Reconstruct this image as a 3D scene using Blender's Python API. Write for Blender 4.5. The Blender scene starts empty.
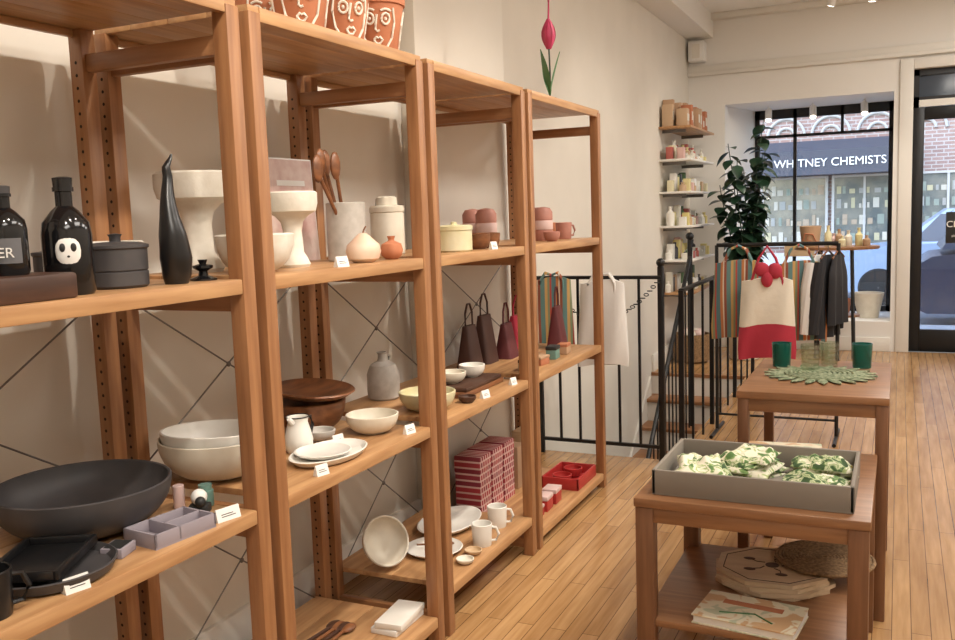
import bpy, bmesh, math, random
from mathutils import Vector, Matrix, noise
random.seed(7)
pi=math.pi
sc=bpy.context.scene
sc.view_settings.view_transform='Standard'
sc.view_settings.look='None'

# ------------------------------------------------------------------ materials
def newmat(name):
    m=bpy.data.materials.new(name); m.use_nodes=True
    nt=m.node_tree; b=nt.nodes['Principled BSDF']
    return m,nt,b
def pm(name,col,rough=.5,metal=0,col2=None,scale=8,stretch=(1,1,1),bump=0,detail=4,trans=0,emit=0,lo=.35,hi=.65,spec=.5):
    m,nt,b=newmat(name)
    b.inputs['Roughness'].default_value=rough; b.inputs['Metallic'].default_value=metal
    b.inputs['Base Color'].default_value=(*col,1)
    b.inputs['Specular IOR Level'].default_value=spec
    if trans: b.inputs['Transmission Weight'].default_value=trans
    if emit:
        b.inputs['Emission Color'].default_value=(*col,1); b.inputs['Emission Strength'].default_value=emit
    if col2 is not None or bump:
        tc=nt.nodes.new('ShaderNodeTexCoord'); mp=nt.nodes.new('ShaderNodeMapping')
        mp.inputs['Scale'].default_value=stretch
        nz=nt.nodes.new('ShaderNodeTexNoise'); nz.inputs['Scale'].default_value=scale; nz.inputs['Detail'].default_value=detail
        nt.links.new(tc.outputs['Object'],mp.inputs[0]); nt.links.new(mp.outputs[0],nz.inputs['Vector'])
        if col2 is not None:
            r=nt.nodes.new('ShaderNodeValToRGB'); r.color_ramp.elements[0].position=lo; r.color_ramp.elements[1].position=hi
            r.color_ramp.elements[0].color=(*col,1); r.color_ramp.elements[1].color=(*col2,1)
            nt.links.new(nz.outputs['Fac'],r.inputs[0]); nt.links.new(r.outputs[0],b.inputs['Base Color'])
        if bump:
            bp=nt.nodes.new('ShaderNodeBump'); bp.inputs['Strength'].default_value=bump; bp.inputs['Distance'].default_value=.01
            nt.links.new(nz.outputs['Fac'],bp.inputs['Height']); nt.links.new(bp.outputs[0],b.inputs['Normal'])
    return m
def rampmat(name,scale,stops,rough=.9,detail=2,distort=.6):
    m,nt,b=newmat(name); b.inputs['Roughness'].default_value=rough
    tc=nt.nodes.new('ShaderNodeTexCoord'); nz=nt.nodes.new('ShaderNodeTexNoise')
    nz.inputs['Scale'].default_value=scale; nz.inputs['Detail'].default_value=detail; nz.inputs['Distortion'].default_value=distort
    nt.links.new(tc.outputs['Object'],nz.inputs['Vector'])
    r=nt.nodes.new('ShaderNodeValToRGB'); e=r.color_ramp.elements
    e[0].position=stops[0][0]; e[0].color=(*stops[0][1],1); e[1].position=stops[1][0]; e[1].color=(*stops[1][1],1)
    for p_,c in stops[2:]:
        n=e.new(p_); n.color=(*c,1)
    nt.links.new(nz.outputs['Fac'],r.inputs[0]); nt.links.new(r.outputs[0],b.inputs['Base Color'])
    return m
def stripes(name,axis,period,cols,rough=.85):
    m,nt,b=newmat(name); b.inputs['Roughness'].default_value=rough
    tc=nt.nodes.new('ShaderNodeTexCoord'); sp=nt.nodes.new('ShaderNodeSeparateXYZ')
    nt.links.new(tc.outputs['Object'],sp.inputs[0])
    d=nt.nodes.new('ShaderNodeMath'); d.operation='DIVIDE'; d.inputs[1].default_value=period
    nt.links.new(sp.outputs[axis],d.inputs[0])
    fr=nt.nodes.new('ShaderNodeMath'); fr.operation='FRACT'; nt.links.new(d.outputs[0],fr.inputs[0])
    r=nt.nodes.new('ShaderNodeValToRGB'); r.color_ramp.interpolation='CONSTANT'
    e=r.color_ramp.elements
    e[0].position=0; e[0].color=(*cols[0][1],1); e[1].position=cols[1][0]; e[1].color=(*cols[1][1],1)
    for p,c in cols[2:]:
        n=e.new(p); n.color=(*c,1)
    nt.links.new(fr.outputs[0],r.inputs[0]); nt.links.new(r.outputs[0],b.inputs['Base Color'])
    return m
def brickmat(name,c1,c2,mort,w,h,ms,axes,rough,bias=0,grain=None,bump=.1):
    m,nt,b=newmat(name); b.inputs['Roughness'].default_value=rough
    tc=nt.nodes.new('ShaderNodeTexCoord'); sp=nt.nodes.new('ShaderNodeSeparateXYZ'); cb=nt.nodes.new('ShaderNodeCombineXYZ')
    nt.links.new(tc.outputs['Object'],sp.inputs[0])
    nt.links.new(sp.outputs[axes[0]],cb.inputs[0]); nt.links.new(sp.outputs[axes[1]],cb.inputs[1])
    br=nt.nodes.new('ShaderNodeTexBrick'); br.inputs['Scale'].default_value=1
    br.inputs['Brick Width'].default_value=w; br.inputs['Row Height'].default_value=h; br.inputs['Mortar Size'].default_value=ms
    br.inputs['Mortar Smooth'].default_value=.1
    br.offset=.37; br.inputs['Bias'].default_value=bias
    br.inputs['Color1'].default_value=(*c1,1); br.inputs['Color2'].default_value=(*c2,1); br.inputs['Mortar'].default_value=(*mort,1)
    nt.links.new(cb.outputs[0],br.inputs['Vector'])
    out=br.outputs['Color']
    if grain:
        for sc_,lo,hi,ca,cb_ in ((grain,.3,.7,(.76,.70,.63),(1.08,1.08,1.08)),((1.2,.35,1),.35,.65,(.86,.83,.80),(1.08,1.08,1.07))):
            mp=nt.nodes.new('ShaderNodeMapping'); mp.inputs['Scale'].default_value=sc_
            nt.links.new(tc.outputs['Object'],mp.inputs[0])
            nz=nt.nodes.new('ShaderNodeTexNoise'); nz.inputs['Scale'].default_value=3; nz.inputs['Detail'].default_value=5
            nt.links.new(mp.outputs[0],nz.inputs['Vector'])
            r=nt.nodes.new('ShaderNodeValToRGB'); r.color_ramp.elements[0].position=lo; r.color_ramp.elements[1].position=hi
            r.color_ramp.elements[0].color=(*ca,1); r.color_ramp.elements[1].color=(*cb_,1)
            nt.links.new(nz.outputs['Fac'],r.inputs[0])
            mx=nt.nodes.new('ShaderNodeMix'); mx.data_type='RGBA'; mx.blend_type='MULTIPLY'; mx.inputs[0].default_value=1
            nt.links.new(out,mx.inputs[6]); nt.links.new(r.outputs[0],mx.inputs[7]); out=mx.outputs[2]
    nt.links.new(out,b.inputs['Base Color'])
    if bump:
        bp=nt.nodes.new('ShaderNodeBump'); bp.inputs['Strength'].default_value=bump; bp.inputs['Distance'].default_value=.003
        iv=nt.nodes.new('ShaderNodeMath'); iv.operation='SUBTRACT'; iv.inputs[0].default_value=1
        nt.links.new(br.outputs['Fac'],iv.inputs[1]); nt.links.new(iv.outputs[0],bp.inputs['Height']); nt.links.new(bp.outputs[0],b.inputs['Normal'])
    return m
def glassmat(name,col,fac):
    m=bpy.data.materials.new(name); m.use_nodes=True; nt=m.node_tree; nt.nodes.clear()
    o=nt.nodes.new('ShaderNodeOutputMaterial'); t=nt.nodes.new('ShaderNodeBsdfTransparent'); g=nt.nodes.new('ShaderNodeBsdfGlossy')
    t.inputs[0].default_value=(*col,1); g.inputs['Roughness'].default_value=.03
    mx=nt.nodes.new('ShaderNodeMixShader'); mx.inputs[0].default_value=fac
    nt.links.new(t.outputs[0],mx.inputs[1]); nt.links.new(g.outputs[0],mx.inputs[2]); nt.links.new(mx.outputs[0],o.inputs[0])
    return m
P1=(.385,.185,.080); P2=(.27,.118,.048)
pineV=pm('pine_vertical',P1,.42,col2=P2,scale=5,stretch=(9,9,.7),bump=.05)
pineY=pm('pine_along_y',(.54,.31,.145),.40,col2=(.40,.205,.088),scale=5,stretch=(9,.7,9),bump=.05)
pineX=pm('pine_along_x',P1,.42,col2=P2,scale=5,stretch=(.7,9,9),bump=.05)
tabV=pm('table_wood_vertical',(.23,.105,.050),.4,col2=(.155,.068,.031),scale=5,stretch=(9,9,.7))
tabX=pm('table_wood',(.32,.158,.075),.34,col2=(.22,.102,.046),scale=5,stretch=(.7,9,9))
wallM=pm('wall_paint',(.77,.73,.66),.75,col2=(.74,.70,.63),scale=3,bump=.03)
wall2=pm('wall_paint_far',(.82,.80,.76),.7)
trimM=pm('trim_paint',(.78,.755,.70),.5)
ceilM=pm('ceiling_paint',(.87,.865,.85),.8)
floorM=brickmat('oak_floor',(.55,.335,.155),(.42,.24,.105),(.14,.075,.033),1.1,.062,.0015,('Y','X'),.25,grain=(14,1.0,1))
brickM=brickmat('facade_brick',(.34,.22,.19),(.27,.17,.15),(.42,.39,.37),.24,.085,.012,('X','Z'),.9)
blk=pm('black_metal',(.012,.012,.013),.4,metal=.3)
steel=pm('brace_steel',(.20,.19,.18),.4,metal=.8)
hole=pm('peg_hole',(.03,.015,.008),.9)
cream=pm('cream_stoneware',(.76,.71,.60),.45,col2=(.68,.62,.51),scale=14)
creamW=pm('white_stoneware',(.82,.80,.75),.35,col2=(.76,.73,.67),scale=10)
plaster=pm('plaster_papier',(.78,.74,.66),.9,col2=(.68,.63,.54),scale=18,bump=.35)
yglz=pm('yellow_glaze',(.66,.60,.34),.35,col2=(.74,.70,.50),scale=9)
speck=pm('grey_stoneware',(.52,.49,.45),.6,col2=(.43,.40,.36),scale=30)
charc=pm('charcoal_ceramic',(.050,.047,.050),.5,col2=(.065,.06,.062),scale=12)
blkc=pm('black_ceramic',(.010,.010,.011),.28)
blkg=pm('black_gloss',(.008,.008,.009),.12)
white=pm('white_card',(.82,.81,.78),.6)
ink=pm('ink',(.02,.02,.02),.6)
terra=pm('terracotta',(.52,.20,.10),.75,col2=(.45,.165,.08),scale=12)
pinkc=pm('pink_clay',(.48,.22,.17),.6,col2=(.38,.165,.125),scale=15)
peach=pm('peach_ceramic',(.72,.46,.33),.5,col2=(.80,.66,.53),scale=6)
wooddk=pm('dark_walnut',(.085,.038,.022),.45,col2=(.05,.022,.014),scale=6,stretch=(8,1,8))
woodmd=pm('acacia_wood',(.24,.095,.038),.4,col2=(.13,.05,.022),scale=7,stretch=(6,1,6))
woodlt=pm('light_wood',(.62,.45,.28),.5,col2=(.54,.37,.21),scale=7,stretch=(1,6,6))
ply=pm('printed_plywood',(.68,.54,.38),.5,col2=(.58,.44,.29),scale=7,stretch=(1,6,6))
red=pm('red_lacquer',(.42,.03,.028),.4)
burg=pm('burgundy_leather',(.12,.025,.028),.6)
brownl=pm('brown_leather',(.07,.03,.022),.5)
mauve=pm('mauve_concrete',(.30,.265,.30),.7)
pinks=pm('soft_pink',(.66,.48,.45),.6)
greens=pm('sea_green',(.16,.30,.26),.5)
plaid=brickmat('red_plaid',(.50,.05,.06),(.24,.03,.05),(.72,.50,.46),.024,.03,.0045,('Y','Z'),.7,bump=0)
kraft=pm('kraft_card',(.48,.31,.19),.8)
tulipM=pm('tulip_pink',(.55,.05,.14),.5,col2=(.42,.03,.09),scale=20)
leafM=pm('leaf_green',(.026,.065,.034),.32,col2=(.010,.032,.018),scale=10)
leafL=pm('leaf_bright',(.06,.17,.05),.5)
soilM=pm('soil',(.03,.02,.012),.95,bump=.5,scale=40)
trayM=pm('grey_felt_tray',(.25,.22,.185),.8)
clearG=glassmat('clear_green_glass',(.90,.94,.87),.16)
paneG=glassmat('window_glass',(.95,.97,.98),.04)
tealS=pm('teal_glass_body',(.01,.20,.15),.08,trans=.55)
grnmat=pm('green_placemat',(.10,.14,.07),.9,col2=(.34,.37,.24),scale=70,bump=.4)
rattan=pm('woven_rattan',(.32,.20,.10),.85,col2=(.16,.095,.045),scale=90,bump=.5)
cr_=(.80,.77,.62)
towel=rampmat('printed_towel',26,[(.36,(.10,.20,.06)),(.42,(.30,.42,.16)),(.45,cr_),(.56,cr_),(.59,(.55,.60,.32)),(.64,(.30,.40,.14)),(.68,cr_)])
towel2=rampmat('printed_towel_yellow',34,[(.38,(.58,.48,.08)),(.43,cr_),(.55,cr_),(.58,(.34,.42,.14)),(.64,(.62,.55,.16))])
towel3=rampmat('printed_towel_leafy',38,[(.40,(.05,.10,.04)),(.46,(.16,.27,.09)),(.50,(.66,.68,.46)),(.56,(.20,.30,.10)),(.62,(.74,.72,.55))])
bookM=rampmat('printed_cover',14,[(.40,(.52,.55,.40)),(.44,(.76,.70,.54)),(.56,(.76,.70,.54)),(.60,(.62,.40,.22))],.6)
photoM=pm('photo_cover',(.50,.30,.27),.6,col2=(.68,.55,.50),scale=12)
creamcl=pm('cream_canvas',(.80,.75,.64),.9,bump=.2,scale=30)
redcl=pm('red_canvas',(.46,.035,.065),.85,bump=.2,scale=30)
blkcl=pm('black_cloth',(.02,.02,.024),.9)
whcl=pm('white_cloth',(.78,.77,.75),.9,bump=.2,scale=20)
stripe=stripes('striped_canvas',0,.13,[(0,(.10,.20,.22)),(.20,(.52,.20,.07)),(.32,(.66,.58,.46)),(.38,(.30,.09,.05)),(.50,(.13,.25,.24)),(.70,(.58,.36,.13)),(.82,(.24,.28,.16)),(.92,(.50,.08,.06))])
concrete=pm('sidewalk_concrete',(.42,.42,.42),.9,col2=(.36,.36,.36),scale=4)
asphalt=pm('asphalt',(.14,.145,.155),.85,col2=(.18,.185,.19),scale=30)
awn=pm('awning_canvas',(.055,.06,.08),.7)
stone=pm('limestone',(.46,.45,.43),.85)
dglass=pm('dark_window_glass',(.05,.07,.10),.08)
carS=pm('car_paint_silver',(.30,.40,.55),.25,metal=.1)
carD=pm('car_paint_dark',(.03,.04,.07),.2,metal=.1)
tyre=pm('tyre_rubber',(.015,.015,.015),.8)
lampE=pm('lamp_emitter',(1,.90,.75),.5,emit=12)

# ------------------------------------------------------------------ builder
class B:
    def __init__(s): s.v=[];s.f=[];s.m=[];s.mats=[]
    def mi(s,mat):
        if mat not in s.mats: s.mats.append(mat)
        return s.mats.index(mat)
    def add(s,vs,fs,mat,M=None):
        o=len(s.v); k=s.mi(mat)
        for p in vs:
            p=Vector(p)
            if M is not None: p=M@p
            s.v.append(p)
        for f in fs:
            s.f.append([i+o for i in f]); s.m.append(k)
        return s
    def box(s,x0,x1,y0,y1,z0,z1,mat,bev=0,M=None):
        bm=bmesh.new(); bmesh.ops.create_cube(bm,size=1)
        for v in bm.verts: v.co=Vector(((x0+x1)/2+v.co.x*(x1-x0),(y0+y1)/2+v.co.y*(y1-y0),(z0+z1)/2+v.co.z*(z1-z0)))
        if bev: bmesh.ops.bevel(bm,geom=list(bm.edges),offset=bev,segments=2,affect='EDGES',profile=.5)
        bm.verts.index_update()
        s.add([v.co.copy() for v in bm.verts],[[v.index for v in f.verts] for f in bm.faces],mat,M); bm.free(); return s
    def lathe(s,prof,mat,c=(0,0,0),n=32,M=None,sx=1,sy=1,wob=None):
        vs=[];rings=[]
        for r,z in prof:
            if r<1e-6:
                vs.append((c[0],c[1],c[2]+z)); rings.append([len(vs)-1]*n)
            else:
                ring=[]
                for j in range(n):
                    a=2*pi*j/n; rr=r*(wob(a,z) if wob else 1)
                    vs.append((c[0]+rr*sx*math.cos(a),c[1]+rr*sy*math.sin(a),c[2]+z)); ring.append(len(vs)-1)
                rings.append(ring)
        fs=[]
        for i in range(len(rings)-1):
            for j in range(n):
                k=(j+1)%n
                q=[rings[i][j],rings[i][k],rings[i+1][k],rings[i+1][j]]
                u=[]
                for t in q:
                    if t not in u: u.append(t)
                if len(u)>2: fs.append(u)
        return s.add(vs,fs,mat,M)
    def loft(s,rings,mat,M=None):
        n=len(rings[0]); vs=[p for r in rings for p in r]; fs=[]
        for i in range(len(rings)-1):
            for j in range(n):
                k=(j+1)%n; fs.append([i*n+j,i*n+k,(i+1)*n+k,(i+1)*n+j])
        fs.append(list(range(n))[::-1]); fs.append([(len(rings)-1)*n+j for j in range(n)])
        return s.add(vs,fs,mat,M)
    def tube(s,pts,r,mat,n=8,M=None):
        pts=[Vector(p) for p in pts]; rings=[]
        for i,p in enumerate(pts):
            d=(pts[min(i+1,len(pts)-1)]-pts[max(i-1,0)]).normalized()
            u=d.cross(Vector((0,0,1)))
            if u.length<.05: u=d.cross(Vector((1,0,0)))
            u.normalize(); w=d.cross(u)
            rr=r[i] if isinstance(r,(list,tuple)) else r
            rings.append([p+u*rr*math.cos(2*pi*j/n)+w*rr*math.sin(2*pi*j/n) for j in range(n)])
        return s.loft(rings,mat,M)
    def ball(s,c,r,mat,n=20,M=None):
        if not isinstance(r,(tuple,list)): r=(r,r,r)
        k=n//2
        T=Matrix.Translation(Vector(c))@Matrix.Diagonal((r[0],r[1],r[2],1))
        if M is not None: T=M@T
        return s.lathe([(math.sin(pi*i/k) if 0<i<k else 0,-math.cos(pi*i/k)) for i in range(k+1)],mat,n=n,M=T)
    def prism(s,poly,a0,a1,axis,mat,M=None):
        def mk(p,a):
            return {'x':(a,p[0],p[1]),'y':(p[0],a,p[1]),'z':(p[0],p[1],a)}[axis]
        n=len(poly); vs=[mk(p,a0) for p in poly]+[mk(p,a1) for p in poly]
        fs=[list(range(n)),[n+i for i in range(n)][::-1]]+[[i,(i+1)%n,n+(i+1)%n,n+i] for i in range(n)]
        return s.add(vs,fs,mat,M)
    def done(s,name,loc=(0,0,0),rz=0,parent=None,sharp=35):
        me=bpy.data.meshes.new(name)
        me.from_pydata([tuple(v) for v in s.v],[],s.f)
        for m in s.mats: me.materials.append(m)
        for p,k in zip(me.polygons,s.m): p.material_index=k; p.use_smooth=True
        bm=bmesh.new(); bm.from_mesh(me); bmesh.ops.recalc_face_normals(bm,faces=bm.faces); bm.to_mesh(me); bm.free()
        me.set_sharp_from_angle(angle=math.radians(sharp))
        o=bpy.data.objects.new(name,me); sc.collection.objects.link(o); o.location=loc; o.rotation_euler=(0,0,rz)
        if parent: o.parent=parent
        return o
def bowlp(r,h,foot=.4,t=.006,k=8):
    f=foot*r; o=[(0,0),(f,0),(f,.004)]
    o+=[(f+(r-f)*math.sin(i/k*pi/2),.004+(h-.004)*(1-math.cos(i/k*pi/2))) for i in range(1,k+1)]
    o+=[(r-t*.5,h+t*.3),(r-t,h)]
    o+=[(f*.8+(r-t-f*.8)*math.sin(i/k*pi/2),t+.003+(h-t-.003)*(1-math.cos(i/k*pi/2))) for i in range(k-1,-1,-1)]
    o+=[(0,t+.003)]
    return o
def cupp(r,h,t=.004,r0=None):
    r0=r0 or r*.92
    return [(0,0),(r0*.95,0),(r0,.004),((r+r0)/2,h*.5),(r,h-.002),(r-t/2,h),(r-t,h-.002),(r0-t,.01),(0,.008)]
def Mt(loc,rx=0,ry=0,rz=0):
    return Matrix.Translation(Vector(loc))@Matrix.Rotation(rz,4,'Z')@Matrix.Rotation(ry,4,'Y')@Matrix.Rotation(rx,4,'X')

# ------------------------------------------------------------------ room shell
XL,XR,YB,YF,ZC=-2.05,2.4,-2.2,9.8,3.47
WX0,WY0,WY1=-1.20,5.2,8.1      # stairwell opening
f=B()
f.box(XL,XR,YB,WY0,-.12,0,floorM).box(WX0,XR,WY0,WY1,-.12,0,floorM).box(XL,XR,WY1,YF,-.12,0,floorM)
f.done('floor')
B().box(XL-.15,XL,YB,YF+.2,-2.6,ZC,wallM).done('wall_left')
B().box(XR,XR+.15,YB,YF+.2,-.12,ZC,wallM).done('wall_right')
B().box(XL-.15,XR+.15,YB-.15,YB,-.12,ZC,wallM).done('wall_back')
B().box(XL-.15,XR+.15,YB-.15,YF+.2,ZC,ZC+.12,ceilM).done('ceiling')
Y0,Y1=YF,YF+.2
WL,WR,WZ0,WZ1=-1.676,-.07,.30,2.55
DL,DR,DZ=.10,1.06,2.74
for q in [(XL,WL,-.12,ZC),(WL,WR,-.12,WZ0),(WL,WR,WZ1,ZC),(WR,DL,-.12,ZC),(DL,DR,DZ,ZC),(DR,XR,-.12,ZC)]:
    B().box(q[0],q[1],Y0,Y1,q[2],q[3],wall2).done('wall_far')
a=B(); GY=10.75
B().prism([(WL-.15,Y1),(WL,Y1),(-1.50,GY),(-1.50,GY+.06),(WL-.15,GY+.06)],WZ0-.4,WZ1+.1,'z',wall2).done('wall_alcove_left')
B().prism([(WR,Y1),(WR+.15,Y1),(WR+.15,GY+.06),(WR,GY+.06)],WZ0-.4,WZ1+.1,'z',wall2).done('wall_alcove_right')
B().box(WL-.02,WR,Y1,GY+.06,WZ0-.4,WZ0,trimM).done('window_sill')
B().box(WL-.15,WR+.15,Y1,GY+.06,WZ1,WZ1+.1,wall2).done('ceiling_alcove')
g=B(); x0,x1=-1.50,WR
for (p,q,r_,t) in [(x0,x0+.05,WZ0,WZ1),(x1-.05,x1,WZ0,WZ1),(x0,x1,WZ0,WZ0+.06),(x0,x1,WZ1-.10,WZ1),(x0,x1,2.24,2.27),(-1.09,-1.055,WZ0,WZ1),(-.60,-.57,2.25,WZ1)]:
    g.box(p,q,GY-.02,GY+.03,r_,t,blk)
g.box(x0+.05,x1-.05,GY+.002,GY+.008,WZ0+.06,WZ1-.1,paneG)
g.done('window_1')
B().box(XL,XR,YF-.05,YF,2.86,2.90,trimM,.008).box(XL,XR,YF-.03,YF,2.90,2.97,trimM,.006).done('trim_1')
t=B()
t.box(DL-.12,DL,YF-.03,YF,0,DZ+.1,trimM,.006).box(DR,DR+.12,YF-.03,YF,0,DZ+.1,trimM,.006).box(DL,DR,YF-.03,YF,DZ,DZ+.1,trimM,.006)
t.done('trim_2')
B().box(WL,WR-.0,YF-.025,YF,.0,.14,trimM,.005).box(XL,WL,YF-.025,YF,.0,.14,trimM,.005).done('baseboard_far')
B().box(XL,XL+.02,YB,WY0,0,.16,trimM,.004).box(XL,XL+.02,WY1,YF,0,.16,trimM,.004).done('baseboard_left')
B().box(XL,-1.79,YB,YF,3.24,ZC,wall2).done('ceiling_soffit')
B().box(XL,-1.965,3.62,4.62,0,3.24,wallM,.004).done('wall_pilaster')
B().box(XL,XR,YF-.12,YF,ZC-.06,ZC,trimM,.01).done('trim_3')
tr=B()
tr.box(DL,DR,YF+.05,YF+.11,2.68,DZ,blk).box(DL,DR,YF+.05,YF+.11,2.385,2.45,trimM).box(DL,DL+.05,YF+.05,YF+.11,2.385,DZ,blk).box(DR-.05,DR,YF+.05,YF+.11,2.385,DZ,blk).box(DL,DR,YF+.05,YF+.11,2.45,2.48,blk)
tr.box(DL+.05,DR-.05,YF+.075,YF+.085,2.48,2.68,dglass)
tr.done('window_2')
d=B(); dx0,dx1=DL,DR
d.box(dx0,dx0+.10,YF+.05,YF+.10,0,2.38,blk,.004).box(dx1-.10,dx1,YF+.05,YF+.10,0,2.38,blk,.004)
d.box(dx0+.1,dx1-.1,YF+.05,YF+.10,2.26,2.38,blk,.004).box(dx0+.1,dx1-.1,YF+.05,YF+.10,0,.22,blk,.004)
d.box(dx0+.1,dx1-.1,YF+.072,YF+.078,.22,2.26,paneG)
d.tube([(dx1-.16,YF+.04,.95),(dx1-.16,YF,.97),(dx1-.16,YF,1.2),(dx1-.16,YF+.04,1.22)],.01,steel)
dob=d.done('door_1')
def text(body,size,loc,mat,parent,rot=(pi/2,0,0),ext=.004,name='lettering'):
    c=bpy.data.curves.new(name,'FONT'); c.body=body; c.size=size; c.extrude=ext; c.align_x='CENTER'; c.align_y='CENTER'
    c.materials.append(mat); o=bpy.data.objects.new(name,c); sc.collection.objects.link(o); o.location=loc; o.rotation_euler=rot; o.parent=parent; return o
sg=B().box(-.16,.16,-.006,.006,-.15,.15,ink,.002).tube([(-.12,0,.15),(0,0,.24),(.12,0,.15)],.003,steel,6).done('closed_sign',(.565,YF+.03,1.22))
text('CLOSED',.085,(0,-.009,.03),white,sg); text('please come again',.03,(0,-.009,-.08),white,sg)
B().box(-2.02,-1.86,YF-.16,YF-.001,3.0,3.2,ceilM,.01).box(-1.98,-1.90,YF-.168,YF-.16,3.03,3.17,trimM).done('wall_speaker')

# stairwell + stairs
B().box(WX0,WX0+.08,WY0-.1,WY1+.1,-2.6,-.12,wallM).done('wall_stairwell')
B().box(XL,WX0,WY0-.1,WY0,-2.6,-.12,wallM).done('wall_stairwell')
B().box(XL,WX0,WY1,WY1+.1,-2.6,-.12,wallM).done('wall_stairwell')
B().box(XL,WX0,WY0,WY1,-2.6,-2.5,floorM).done('floor_basement')
st=B()
for i in range(11):
    z=-.2*(i+1); y1=WY1-.25*i; y0=y1-.25
    st.box(XL+.003,WX0-.003,y0,y1-.001,-2.5,z-.03,trimM)
    st.box(XL+.003,WX0-.003,y0-.025,y1-.001,z-.03,z,pineX,.004)
st.box(XL+.003,WX0-.003,WY1-.03,WY1-.001,-.03,.0,pineX)
st.box(XL+.003,WX0-.003,WY1-.02,WY1-.001,-.2,-.03,trimM)
st.done('basement_staircase')
B().prism([(WY1-.1,-.02),(WY1-.1,-.30),(WY0+.05,-2.5),(WY0+.05,-2.25)],XL+.001,XL+.02,'x',trimM).done('trim_stair_stringer')

# guard railings
r=B(); ry=WY0-.05
r.box(XL+.001,-1.24,ry-.02,ry+.02,1.085,1.105,blk,.003).box(XL+.001,-1.24,ry-.01,ry+.01,.08,.10,blk)
for i in range(7):
    x=XL+.05+i*.125
    if i%3==0: r.box(x-.012,x+.012,ry-.012,ry+.012,0,1.10,blk)
    else: r.box(x-.007,x+.007,ry-.007,ry+.007,.09,1.09,blk)
r.box(-1.262,-1.228,ry-.017,ry+.017,0,1.16,blk,.004).ball((-1.245,ry,1.18),.026,blk)
r.done('stair_guard_railing')
r=B(); xx=WX0+.05
r.box(xx-.016,xx+.016,WY0+.05,WY1,1.0,1.02,blk,.003)
n=9
for i in range(n+1):
    y=WY0+.05+(WY1-WY0-.05)*i/n
    k=.014 if i%3==0 else .007
    r.box(xx-k,xx+k,y-k,y+k,0,1.01,blk)
r.done('stair_guard_railing')
r=B(); hx=-1.62
r.tube([(hx,WY1-.35,1.08),(hx,WY0+.15,-1.15)],.018,blk)
for i in range(20):
    y=WY1-.42-.125*i
    u=(WY1-.35-y)/(WY1-.35-WY0-.15); zt=1.08+u*(-1.15-1.08); zb=-.2*(int((WY1-y)/.25)+1)
    r.tube([(hx,y,zb),(hx,y,zt)],.007,blk,6)
r.tube([(hx,WY1-.35,-.4),(hx,WY1-.35,1.22)],.022,blk).ball((hx,WY1-.35,1.25),.035,blk)
r.done('stair_handrail')
r=B()
pa=Vector((-1.95,WY0-.085,1.06)); pb=Vector((-1.25,WY0-.085,1.08)); N=34
for i in range(N):
    u=(i+.5)/N; p=pa.lerp(pb,u); p.z-=.22*(1-(2*u-1)**2)
    M=Mt(p,rx=0 if i%2 else pi/2,rz=0)
    ring=[(.014*math.cos(2*pi*k/8),.008*math.sin(2*pi*k/8),0) for k in range(9)]
    r.tube(ring,.003,blk,5,M=M)
r.tube([pa,pa+Vector((0,.03,.01))],.004,blk,6).tube([pb,pb+Vector((0,.03,.01))],.004,blk,6)
r.done('barrier_chain')

# ------------------------------------------------------------------ shelving
XFr,XBk=-1.42,-1.935
PW=.045
def shelving(y0,y1,levels,brace=True):
    b=B()
    for (ya,yb) in ((y0,y0+PW),(y1-PW,y1)):
        b.box(XFr-PW,XFr,ya,yb,0,1.99,pineV,.003)
        b.box(XBk,XBk+PW,ya,yb,0,1.99,pineV,.003)
        for z in (1.88,1.27,.70,.03):
            b.box(XBk+PW,XFr-PW,ya+.010,yb-.010,z,z+.045,pineX,.002)
        for k in range(58):
            z=.08+k*.032
            for xh in (XBk+PW/2,):
                vs=[(xh+.0045*math.cos(2*pi*j/8),ya-.0006,z+.0045*math.sin(2*pi*j/8)) for j in range(8)]
                b.add(vs,[list(range(8))],hole)
    for z in levels:
        for i in range(4):
            xa=XBk+.004+i*(.507/4)
            b.box(xa,xa+.507/4-.0015,y0+PW*.1 if z>1.9 else y0+PW+.001,y1-PW*.1 if z>1.9 else y1-PW-.001,z-.018,z,pineY,.001)
        b.box(XFr-.022,XFr-.002,y0+PW+.001,y1-PW-.001,z-.036,z-.001,pineY,.002)
        b.box(XBk+.004,XBk+.022,y0+PW+.001,y1-PW-.001,z-.036,z-.018,pineY,.002)
    if brace:
        xb=XBk+.002
        for za,zb in ((.80,1.28),(.10,.68)):
            b.tube([(xb,y0+.05,za),(xb,y1-.05,zb)],.0026,steel,6).tube([(xb+.006,y0+.05,zb),(xb+.006,y1-.05,za)],.0026,steel,6)
            b.ball((xb+.004,(y0+y1)/2,(za+zb)/2),(.006,.009,.009),steel,12)
    return b.done('wooden_shelving_unit')
TOP=2.005; MID=1.35; LOW=.78
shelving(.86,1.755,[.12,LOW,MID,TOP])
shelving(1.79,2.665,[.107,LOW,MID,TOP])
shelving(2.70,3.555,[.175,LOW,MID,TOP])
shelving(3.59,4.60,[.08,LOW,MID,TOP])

def item(name,prof,loc,mat,n=36,**k): return B().lathe(prof,mat,n=n,**k).done(name,loc)
def card(x,y,z,w=.06):
    w*=.72
    b=B().prism([(-.010,0),(.010,0),(.0012,.030),(-.0012,.030)],-w/2,w/2,'y',white)
    b.box(.0068,.0078,-w*.3,w*.3,.010,.0115,ink).box(.0045,.0062,-w*.3,w*.2,.015,.0165,ink)
    b.done('price_card',(x,y,z),rz=-.25)

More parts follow.
